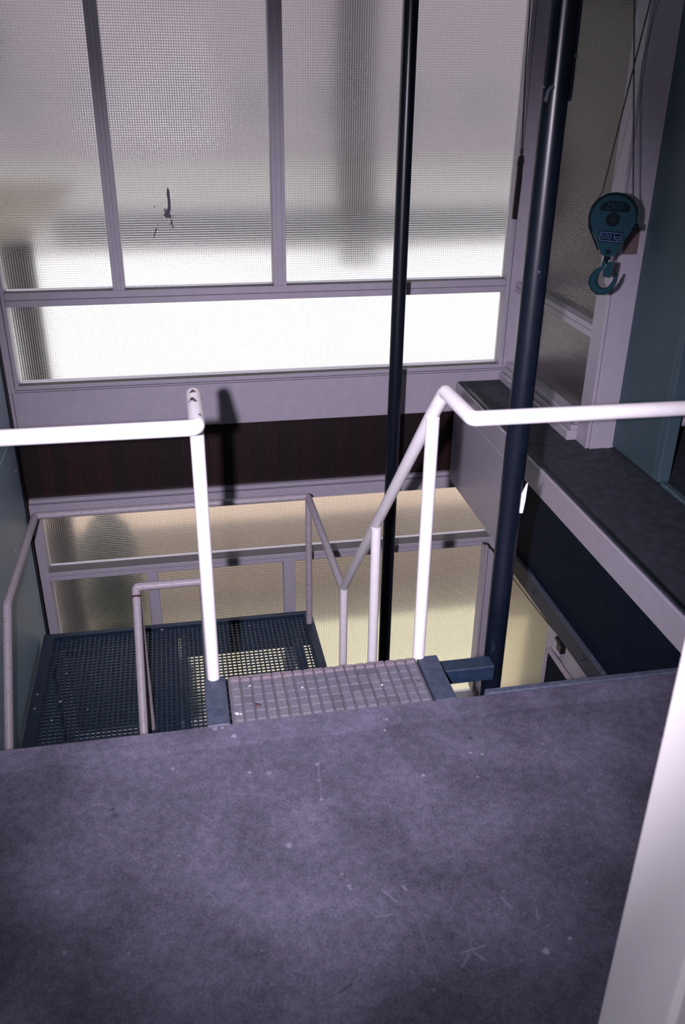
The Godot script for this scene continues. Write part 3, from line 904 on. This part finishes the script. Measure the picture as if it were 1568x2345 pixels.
func platform() -> void:
	var p := node("stair_platform", Vector3(-0.12, MID, -4.05))
	tag(p, "dark steel mesh half landing below the first flight", "platform")
	var o := origin_of(p)
	# frame
	part(p, "frame_bar", M.dark_steel, Vector3(-0.925, MID - 0.08, -4.60), Vector3(0.70, MID + 0.012, -4.565), 0.002)
	part(p, "frame_bar", M.dark_steel, Vector3(-0.925, MID - 0.08, -4.565), Vector3(-0.868, MID + 0.012, -3.60), 0.002)
	part(p, "frame_bar", M.dark_steel, Vector3(0.650, MID - 0.08, -4.565), Vector3(0.70, MID + 0.012, -3.42), 0.002)
	part(p, "frame_bar", M.dark_steel, Vector3(-0.868, MID - 0.08, -3.625), Vector3(-0.27, MID + 0.002, -3.60), 0.002)
	part(p, "frame_bar", M.dark_steel, Vector3(-0.005, MID - 0.08, -3.52), Vector3(0.650, MID - 0.012, -3.49), 0.002)
	# joists and sheet under the mesh
	part(p, "joist", M.dark_steel, Vector3(-0.330, MID - 0.09, -4.565), Vector3(-0.305, MID - 0.012, -3.625), 0.002)
	part(p, "joist", M.dark_steel, Vector3(-0.118, MID - 0.09, -4.565), Vector3(-0.082, MID - 0.012, -3.625), 0.002)
	part(p, "joist", M.dark_steel, Vector3(0.545, MID - 0.07, -4.565), Vector3(0.595, MID - 0.012, -3.5), 0.002)
	part(p, "closing_sheet", M.dark_steel, Vector3(-0.305, MID - 0.06, -4.565), Vector3(-0.135, MID - 0.054, -3.625), 0.0)
	part(p, "closing_sheet", M.dark_steel, Vector3(-0.118, MID - 0.06, -4.565), Vector3(0.65, MID - 0.054, -4.33), 0.0)
	# mesh panels
	var st := begin()
	grating(st, -0.866, -0.326, -4.563, -3.627, MID, 0.027, 0.028, 0.0085, 0.0065, 0.0115, o)
	var a := finish(st, "mesh_panel", M.dark_steel, p)
	a.set_meta("kind", "stuff")
	st = begin()
	grating(st, -0.312, 0.648, -4.563, -3.60, MID, 0.027, 0.028, 0.0085, 0.0065, 0.0065, o)
	var b := finish(st, "mesh_panel", M.dark_steel, p)
	b.set_meta("kind", "stuff")
	# pale chips lying on the frame
	for c in [[-0.375, -4.50, 0.016], [-0.228, -4.55, 0.010], [-0.77, -3.95, 0.010], [-0.80, -3.80, 0.008], [-0.895, -3.9, 0.008], [-0.895, -4.02, 0.007], [-0.76, -4.2, 0.007], [-0.62, -3.86, 0.006], [0.3, -4.5, 0.006]]:
		st = begin()
		box(st, Vector3.ZERO, Vector3(c[2] * 1.6, 0.004, c[2]), 0.001)
		var g := finish(st, "paint_chip", M.pale_enamel, p)
		g.position = Vector3(c[0], MID + 0.014 if c[0] < -0.868 else MID + 0.003, c[1]) - o
		g.rotation.y = c[1] * 7.0

# ------------------------------------------------------------------ railings
func railings() -> void:
	var H := 0.905
	var a := node("landing_railing", Vector3(0.03, 0, -2.0))
	tag(a, "white tube railing left of the stair head with a rust-spotted stub", "railing")
	rod(a, "hand_rail", M.white_paint, [Vector3(-0.95, H, -1.962), Vector3(0.028, H, -1.950), Vector3(0.028, H, -2.188)], TUBE, 0.022)
	rod(a, "post", M.white_paint, [Vector3(0.030, H - 0.004, -2.186), Vector3(0.030, -0.001, -2.186)], TUBE * 0.98)
	for s in [[-0.002, -2.16, 0.008], [-0.006, -2.10, 0.009], [0.002, -2.085, 0.005], [0.010, -1.99, 0.0045]]:
		var st := begin()
		var n := 10
		var c := Vector3(0.028 + s[0], 0, s[1])
		for k in n:
			var a0 := TAU * k / n
			var a1 := TAU * (k + 1) / n
			var p := c + Vector3(cos(a0) * s[2], 0, sin(a0) * s[2] * 1.5) * (1.0 + 0.3 * sin(a0 * 3.0))
			var q := c + Vector3(cos(a1) * s[2], 0, sin(a1) * s[2] * 1.5) * (1.0 + 0.3 * sin(a1 * 3.0))
			var pts: Array[Vector3] = [p, q, c]
			for i in 3:
				var off := clampf(pts[i].x - 0.028, -0.019, 0.019)
				pts[i].y = H + sqrt(TUBE * TUBE - off * off) + 0.0006
			tri(st, pts[0] - origin_of(a), pts[1] - origin_of(a), pts[2] - origin_of(a), Vector3.UP)
		finish(st, "rust_spot", M.rust_flake, a)
	# the long railing: landing, down the flight, round the half landing, down the wall
	var b := node("stair_railing", Vector3(0.68, 0, -2.0))
	tag(b, "white tube stair railing running down the right of the flight and round the half landing", "railing")
	var X := 0.678
	var y3 := -0.520
	rod(b, "hand_rail", M.white_paint, [Vector3(1.95, H, -1.880), Vector3(0.692, H, -1.905), Vector3(0.686, H, -2.115), Vector3(X, 0.80, -2.205), Vector3(X, y3 + 0.005, -3.445)], TUBE, 0.014)
	rod(b, "platform_rail", M.chipped_paint, [Vector3(X, y3, -3.43), Vector3(0.668, y3, -4.475), Vector3(-0.842, y3, -4.475), Vector3(-0.856, y3, -3.58), Vector3(-0.856, y3 - 1.25, -2.40)], TUBE, 0.014)
	rod(b, "post", M.white_paint, [Vector3(X, 0.806, -2.186), Vector3(X, -0.001, -2.186)], TUBE * 0.98)
	rod(b, "post", M.white_paint, [Vector3(X, 0.135, -2.815), Vector3(X, -0.70, -2.815)], TUBE * 0.98)
	rod(b, "post", M.white_paint, [Vector3(X, -0.505, -3.425), Vector3(X, MID - 0.07, -3.425)], TUBE * 0.98)
	rod(b, "post", M.chipped_paint, [Vector3(0.668, y3, -4.460), Vector3(0.668, MID + 0.0125, -4.460)], TUBE * 0.98)
	rod(b, "post", M.white_paint, [Vector3(1.60, H, -1.886), Vector3(1.60, 0.0, -1.886)], TUBE * 0.98)
	# inner railing of the lower flight
	var c := node("lower_railing", Vector3(-0.28, MID, -3.63))
	tag(c, "short tube railing between the two flights on the half landing", "railing")
	rod(c, "hand_rail", M.chipped_paint, [Vector3(0.028, y3, -3.63), Vector3(-0.283, y3, -3.63), Vector3(-0.283, y3 - 1.22, -2.50)], TUBE, 0.014)
	rod(c, "post", M.chipped_paint, [Vector3(-0.281, y3 - 0.01, -3.645), Vector3(-0.281, MID + 0.003, -3.645)], TUBE * 0.9)
	rod(c, "post", M.chipped_paint, [Vector3(0.028, y3, -3.63), Vector3(0.028, MID + 0.0, -3.63)], TUBE * 0.9)
	rod(c, "joint_ring", M.rust_flake, [Vector3(-0.283, y3 - 0.030, -3.602), Vector3(-0.283, y3 - 0.037, -3.5955)], TUBE * 1.03)

# ------------------------------------------------------------------ hoist guide pipes
func pipes() -> void:
	var a := node("steel_pipe", Vector3(0.96, LOW, -2.25))
	tag(a, "thick black steel pipe at the landing edge, right of the stair", "pipe")
	rod(a, "shaft", M.pipe_steel, [Vector3(0.958, LOW, -2.25), Vector3(0.962, 2.9, -2.25)], 0.0335, 0, 32)
	var br := begin()
	slab(br, Vector3(0.740, -0.115, -2.225) - origin_of(a), Vector3(0.934, -0.058, -2.165) - origin_of(a), 0.004)
	finish(br, "tie_bar", M.dark_steel, a)
	# bracket sleeve high up, with its latch
	var lug := begin()
	slab(lug, Vector3(0.916, 1.63, -2.232) - origin_of(a), Vector3(0.94, 2.02, -2.214) - origin_of(a), 0.005)
	finish(lug, "guide_lug", M.pipe_steel, a)
	rod(a, "latch_pin", M.edge_steel, [Vector3(0.922, 1.600, -2.212), Vector3(0.926, 1.626, -2.208), Vector3(0.936, 1.634, -2.206)], 0.0055, 0.006, 10)
	var side := begin()
	slab(side, Vector3(0.985, 1.60, -2.262) - origin_of(a), Vector3(1.004, 2.3, -2.24) - origin_of(a), 0.004)
	finish(side, "guide_lug", M.pipe_steel, a)
	rod(a, "pin_head", M.edge_steel, [Vector3(0.999, 1.70, -2.239), Vector3(0.999, 1.70, -2.234)], 0.005, 0, 10)
	rod(a, "grub_screw", M.edge_steel, [Vector3(0.955, 1.19, -2.217), Vector3(0.955, 1.19, -2.212)], 0.003, 0, 10)
	var pv := PackedVector2Array([Vector2(-0.012, -0.050), Vector2(0.004, -0.052), Vector2(0.008, -0.01), Vector2(0.010, 0.050), Vector2(0.006, 0.046), Vector2(0.0, 0.030), Vector2(-0.004, 0.018), Vector2(-0.009, 0.012), Vector2(-0.006, 0.004), Vector2(-0.013, -0.004), Vector2(-0.010, -0.016), Vector2(-0.014, -0.028)])
	var tg := begin()
	plate(tg, pv, -0.001, 0.001)
	var tear := finish(tg, "paper_tag", M.white_paint, a)
	tear.position = Vector3(0.989, 0.515, -2.226) - origin_of(a)
	tag(tear, "torn scrap of white paper")
	var b := node("steel_pipe", Vector3(1.05, LOW, -4.05))
	tag(b, "thinner-looking black steel pipe standing before the windows", "pipe")
	rod(b, "shaft", M.pipe_steel, [Vector3(1.044, LOW, -4.05), Vector3(1.053, 2.9, -4.05)], 0.0335, 0, 32)

# ------------------------------------------------------------------ hoist block
func hoist() -> void:
	var C := Vector3(1.5358, EYE - 0.4445, -2.9614)
	var h := node("hoist_block", C)
	tag(h, "blue-green pulley block with a crane hook hanging on wire ropes", "pulley block")
	h.rotation.y = deg_to_rad(-27.41)
	# cheek outline: round head, tapering foot
	var out := PackedVector2Array()
	var R := 0.0765
	for k in 33:
		var a := deg_to_rad(-28.0 + 236.0 * k / 32.0)
		out.append(Vector2(-0.003 + R * cos(a), 0.010 + R * sin(a)))
	out.append(Vector2(-0.030, -0.108))
	out.append(Vector2(-0.018, -0.120))
	out.append(Vector2(0.010, -0.121))
	out.append(Vector2(0.022, -0.108))
	for z in [[0.012, 0.020], [-0.020, -0.012]]:
		var st := begin()
		plate(st, out, z[0], z[1])
		finish(st, "cheek_plate", M.hoist_green, h)
	var sh := begin()
	tube(sh, [Vector3(-0.003, 0.010, -0.0115), Vector3(-0.003, 0.010, 0.0115)], 0.0815, 0, 40)
	var sv := finish(sh, "sheave", M.hoist_dark, h)
	tag(sv, "dark grooved pulley wheel")
	# rim guard that stands proud round the head and down the left side
	var rim := []
	for k in 19:
		var a := deg_to_rad(20.0 + 170.0 * k / 18.0)
		rim.append(Vector3(-0.003 + 0.081 * cos(a), 0.010 + 0.081 * sin(a), 0.006))
	rim.append(Vector3(-0.080, -0.025, 0.006))
	rim.append(Vector3(-0.040, -0.100, 0.006))
	var rs := begin()
	tube(rs, rim, 0.0035, 0.0, 10)
	finish(rs, "rope_guard", M.hoist_dark, h)
	# ears at the right
	var ear := begin()
	box(ear, Vector3(0.077, -0.018, 0.0), Vector3(0.018, 0.020, 0.034), 0.003)
	finish(ear, "lug", M.hoist_dark, h)
	# axle
	var hub := begin()
	tube(hub, [Vector3(-0.003, 0.006, 0.0205), Vector3(-0.003, 0.006, 0.0225)], 0.024, 0, 28)
	finish(hub, "hub_washer", M.hoist_dark, h)
	hub = begin()
	tube(hub, [Vector3(-0.003, 0.006, 0.0230), Vector3(-0.003, 0.006, 0.027)], 0.0075, 0, 18)
	finish(hub, "grease_nipple", M.gap, h)
	# name field and load plate
	var nf := begin()
	plate(nf, PackedVector2Array([Vector2(-0.052, 0.034), Vector2(0.046, 0.031), Vector2(0.050, 0.050), Vector2(0.034, 0.066), Vector2(-0.028, 0.068), Vector2(-0.050, 0.052)]), 0.0200, 0.0212)
	var name_field := finish(nf, "name_field", M.hoist_dark, h)
	letters(name_field, "ZAW", Vector3(-0.003, 0.050, 0.0216), 0.024, M.hoist_green, 0.0)
	var lp := begin()
	plate(lp, PackedVector2Array([Vector2(-0.044, -0.0715), Vector2(0.037, -0.0745), Vector2(0.0385, -0.0345), Vector2(-0.0425, -0.0320)]), 0.0200, 0.0208)
	var lpo := finish(lp, "load_plate", M.hoist_dark, h)
	for f in [[-0.0022, -0.0390, 0.074, 0.0028], [-0.0032, -0.0675, 0.074, 0.0028]]:
		var st := begin()
		box(st, Vector3(f[0], f[1], 0.0214), Vector3(f[2], f[3], 0.0014), 0.0, Basis(Vector3.BACK, -0.035))
		finish(st, "plate_border", M.hoist_letter, lpo)
	for f in [[-0.0392, -0.0520], [0.0338, -0.0545]]:
		var st := begin()
		box(st, Vector3(f[0], f[1], 0.0214), Vector3(0.0028, 0.0305, 0.0014), 0.0, Basis(Vector3.BACK, -0.035))
		finish(st, "plate_border", M.hoist_letter, lpo)
	letters(lpo, "500 kp", Vector3(-0.003, -0.0532, 0.0215), 0.0185, M.hoist_letter, -0.035)
	# pin, swivel, hook
	var pin := begin()
	tube(pin, [Vector3(-0.004, -0.104, -0.024), Vector3(-0.004, -0.104, 0.024)], 0.0095, 0, 18)
	finish(pin, "pin", M.hoist_dark, h)
	var sw := begin()
	tube(sw, [Vector3(-0.006, -0.116, 0), Vector3(-0.008, -0.150, 0)], 0.0085, 0, 14)
	box(sw, Vector3(-0.004, -0.130, 0), Vector3(0.024, 0.008, 0.02), 0.002)
	finish(sw, "swivel", M.hoist_dark, h)
	var hk := begin()
	var inner := [Vector2(-0.004, -0.140), Vector2(-0.010, -0.165), Vector2(-0.020, -0.180), Vector2(-0.027, -0.198), Vector2(-0.026, -0.216), Vector2(-0.016, -0.231), Vector2(-0.002, -0.237), Vector2(0.012, -0.230), Vector2(0.022, -0.214), Vector2(0.030, -0.196), Vector2(0.036, -0.182)]
	var outer := [Vector2(-0.018, -0.138), Vector2(-0.021, -0.158), Vector2(-0.042, -0.174), Vector2(-0.056, -0.196), Vector2(-0.058, -0.222), Vector2(-0.045, -0.247), Vector2(-0.022, -0.262), Vector2(0.006, -0.260), Vector2(0.029, -0.240), Vector2(0.041, -0.212), Vector2(0.044, -0.182)]
	hook_body(hk, inner, outer, 0.016)
	finish(hk, "hook", M.hoist_green, h)
	var lat := begin()
	plate(lat, PackedVector2Array([Vector2(0.004, -0.139), Vector2(0.020, -0.141), Vector2(0.021, -0.165), Vector2(0.014, -0.196), Vector2(-0.011, -0.192), Vector2(-0.012, -0.168)]), 0.008, 0.014)
	finish(lat, "safety_latch", M.hoist_green, h)
	# ropes: two falls that cross higher up
	var ra := begin()
	tube(ra, [Vector3(-0.081, 0.040, 0.0), Vector3(-0.0516, 0.092, 0), Vector3(0.0147, 0.670, 0), Vector3(0.12, 1.69, 0.0)], 0.0026, 0, 8)
	finish(ra, "wire_rope", M.rope_steel, h)
	ra = begin()
	tube(ra, [Vector3(0.078, 0.020, 0.0), Vector3(0.052, 0.085, 0), Vector3(-0.0345, 0.671, 0), Vector3(-0.18, 1.69, 0.0)], 0.0026, 0, 8)
	finish(ra, "wire_rope", M.rope_steel, h)

func letters(parent: Node, text: String, at: Vector3, height: float, m: Material, tilt: float) -> void:
	var tm := TextMesh.new()
	var f := SystemFont.new()
	f.font_names = PackedStringArray(["Droid Sans"])
	tm.font = f
	tm.font_size = 32
	tm.pixel_size = height / 26.0
	tm.depth = 0.0012
	tm.text = text
	tm.material = m
	var o := MeshInstance3D.new()
	o.mesh = tm
	o.name = "lettering"
	parent.add_child(o, true)
	o.position = at
	o.rotation.z = tilt

# a bar of changing width between two outlines, rounded in section
func hook_body(st: SurfaceTool, inner: Array, outer: Array, half: float) -> void:
	var seg := 12
	var rings := []
	for i in inner.size():
		var a: Vector2 = inner[i]
		var b: Vector2 = outer[i]
		var c := (a + b) * 0.5
		var u := (b - a) * 0.5
		var ring := []
		for s in seg:
			var t := TAU * s / seg
			var p := c + u * cos(t)
			ring.append(Vector3(p.x, p.y, half * sin(t) * (0.55 + 0.45 * minf(u.length() / 0.013, 1.0))))
		rings.append([ring, Vector3(c.x, c.y, 0)])
	for i in inner.size() - 1:
		for s in seg:
			var s2 := (s + 1) % seg
			var c0: Vector3 = rings[i][1]
			var c1: Vector3 = rings[i + 1][1]
			smooth_quad(st, rings[i][0][s], rings[i][0][s2], rings[i + 1][0][s2], rings[i + 1][0][s], (rings[i][0][s] - c0).normalized(), (rings[i][0][s2] - c0).normalized(), (rings[i + 1][0][s2] - c1).normalized(), (rings[i + 1][0][s] - c1).normalized())
	for e in [0, inner.size() - 1]:
		var cc: Vector3 = rings[e][1]
		for s in seg:
			tri(st, cc, rings[e][0][s], rings[e][0][(s + 1) % seg], Vector3(0, 1, 0))

# ------------------------------------------------------------------ small things
func small_things() -> void:
	var p := node("pull_handle", Vector3(1.886, EYE - 0.70, -4.79))
	tag(p, "black window pull handle hanging on a thin cord by the upper window corner", "handle")
	var o := origin_of(p)
	var st := begin()
	plate(st, PackedVector2Array([Vector2(-0.014, 0.0), Vector2(0.012, -0.004), Vector2(0.018, 0.20), Vector2(0.016, 0.27), Vector2(0.020, 0.30), Vector2(0.016, 0.325), Vector2(0.004, 0.333), Vector2(-0.008, 0.325), Vector2(-0.014, 0.29), Vector2(-0.010, 0.26)]), -0.009, 0.009)
	finish(st, "grip", M.black_plastic, p)
	rod(p, "rivet", M.edge_steel, [o + Vector3(0.002, 0.305, 0.009), o + Vector3(0.002, 0.305, 0.011)], 0.004, 0, 10)
	rod(p, "cord", M.black_plastic, [o + Vector3(0.004, 0.330, 0), o + Vector3(0.002, 0.40, 0), o + Vector3(-0.016, 0.70, 0), o + Vector3(-0.03, 1.20, 0)], 0.0032, 0, 8)
	rod(p, "swivel_bead", M.black_plastic, [o + Vector3(0.004, 0.335, 0), o + Vector3(0.004, 0.362, 0)], 0.007, 0, 10)
	# pale faceted knob in the doorway
	var k := node("valve_knob", Vector3(2.305, 0.215, -3.483))
	tag(k, "small pale faceted knob in the dark doorway at the right edge", "knob")
	st = begin()
	tube(st, [Vector3(-0.02, 0, 0), Vector3(0.01, 0, 0)], 0.026, 0, 8)
	finish(st, "grip", M.pale_enamel, k)
	rod(k, "spindle", M.edge_steel, [Vector3(2.31, 0.215, -3.483), Vector3(2.40, 0.215, -3.483)], 0.008, 0, 10)
	part(k, "stand_pipe", M.rust_flake, Vector3(2.38, -0.005, -3.52), Vector3(2.44, 0.40, -3.45), 0.01)

# ------------------------------------------------------------------ what lies outside the frosted panes
func outside() -> void:
	var g := node("ground", Vector3(0, GROUND, -40))
	tag(g, "open ground outside the windows, blurred by the frosted glass", "ground", "", "structure")
	part(g, "far_field", M.far_ground, Vector3(-80, GROUND - 0.4, -120), Vector3(80, GROUND - 0.02, 6), 0.0)
	part(g, "paved_strip", M.paving, Vector3(-20, GROUND - 0.05, -6.9), Vector3(20, GROUND, -5.0), 0.0)
	part(g, "soil_bed", M.soil, Vector3(-20, GROUND - 0.05, -9.1), Vector3(20, GROUND + 0.01, -6.9), 0.0)
	part(g, "sand_strip", M.sand, Vector3(-4.3, GROUND - 0.05, -13.0), Vector3(20, GROUND + 0.01, -9.1), 0.0)
	part(g, "bright_yard", M.bright_yard, Vector3(-4.3, GROUND - 0.05, -26.0), Vector3(40, GROUND + 0.02, -13.0), 0.0)
	part(g, "bare_ground", M.bare_soil, Vector3(-50, GROUND - 0.05, -45.0), Vector3(-4.3, GROUND + 0.02, -9.1), 0.0)
	var h := node("hedge_row", Vector3(4, GROUND, -28))
	tag(h, "low dark hedge crossing the yard behind the upper panes", "hedge")
	part(h, "foliage", M.hedge, Vector3(-3.5, GROUND, -28.6), Vector3(30, GROUND + 0.95, -27.4), 0.2)
	var b := node("far_building", Vector3(6, GROUND, -62))
	tag(b, "pale long building far beyond the yard, behind the upper panes", "building")
	part(b, "wall", M.far_wall, Vector3(-45, GROUND, -70), Vector3(60, GROUND + 20.0, -60), 0.0)
	part(b, "roof", M.far_roof, Vector3(-46, GROUND + 20.0, -71), Vector3(61, GROUND + 20.6, -59), 0.0)
	for i in 16:
		part(b, "pane", M.far_pane, Vector3(-30 + i * 5.0, GROUND + 2.2, -60.02), Vector3(-27.6 + i * 5.0, GROUND + 4.4, -59.9), 0.0)
	var t := node("bare_tree", Vector3(5.1, GROUND, -24))
	tag(t, "dark tree trunk standing in the yard behind the wide upper pane", "tree")
	rod(t, "trunk", M.bark, [Vector3(5.15, GROUND, -24), Vector3(5.0, GROUND + 4, -24), Vector3(5.05, GROUND + 9, -24)], 0.55, 0, 14)
	var p := node("drain_post", Vector3(-1.0, GROUND, -6.2))
	tag(p, "dark post close outside the left end of the windows", "post")
	rod(p, "shaft", M.bark, [Vector3(-1.03, GROUND, -6.3), Vector3(-1.03, 0.62, -6.3)], 0.11, 0, 14)
	var lt := node("tree", Vector3(-5.4, GROUND, -19))
	tag(lt, "dark tree crown blurred behind the left upper pane", "tree")
	rod(lt, "trunk", M.bark, [Vector3(-5.4, GROUND, -19), Vector3(-5.3, GROUND + 3.6, -19)], 0.18, 0, 12)
	var cw := begin()
	blob(cw, Vector3(0, 6.3, 0), Vector3(2.4, 2.9, 2.2), 3)
	finish(cw, "crown", M.shrub, lt)
	var s := node("shrub", Vector3(-0.95, GROUND, -5.5))  # added outside to darken what shows through the left mesh and panes
	tag(s, "low dark shrub added to darken the glass below the half landing", "shrub")
	var st := begin()
	blob(st, Vector3(0.0, 0.45, 0.0), Vector3(0.95, 0.52, 0.35), 5)
	finish(st, "foliage", M.shrub, s)
	var q := node("shrub", Vector3(-0.75, GROUND, -7.0))
	tag(q, "taller dark bush standing further out behind the lower left panes", "shrub")
	st = begin()
	blob(st, Vector3(0.0, 0.6, 0.0), Vector3(0.26, 0.75, 0.26), 8)
	finish(st, "foliage", M.shrub, q)

func blob(st: SurfaceTool, c: Vector3, s: Vector3, sd: int) -> void:
	var n := FastNoiseLite.new()
	n.seed = sd
	n.frequency = 1.2
	var P := []
	for i in 13:
		var row := []
		for j in 24:
			var th := PI * i / 12.0
			var ph := TAU * j / 24.0
			var d := Vector3(sin(th) * cos(ph), cos(th), sin(th) * sin(ph))
			row.append(c + d * s * (1.0 + 0.35 * n.get_noise_3dv(d * 1.5)))
		P.append(row)
	for i in 12:
		for j in 24:
			var j2 := (j + 1) % 24
			smooth_quad(st, P[i][j], P[i][j2], P[i + 1][j2], P[i + 1][j], (P[i][j] - c).normalized(), (P[i][j2] - c).normalized(), (P[i + 1][j2] - c).normalized(), (P[i + 1][j] - c).normalized())
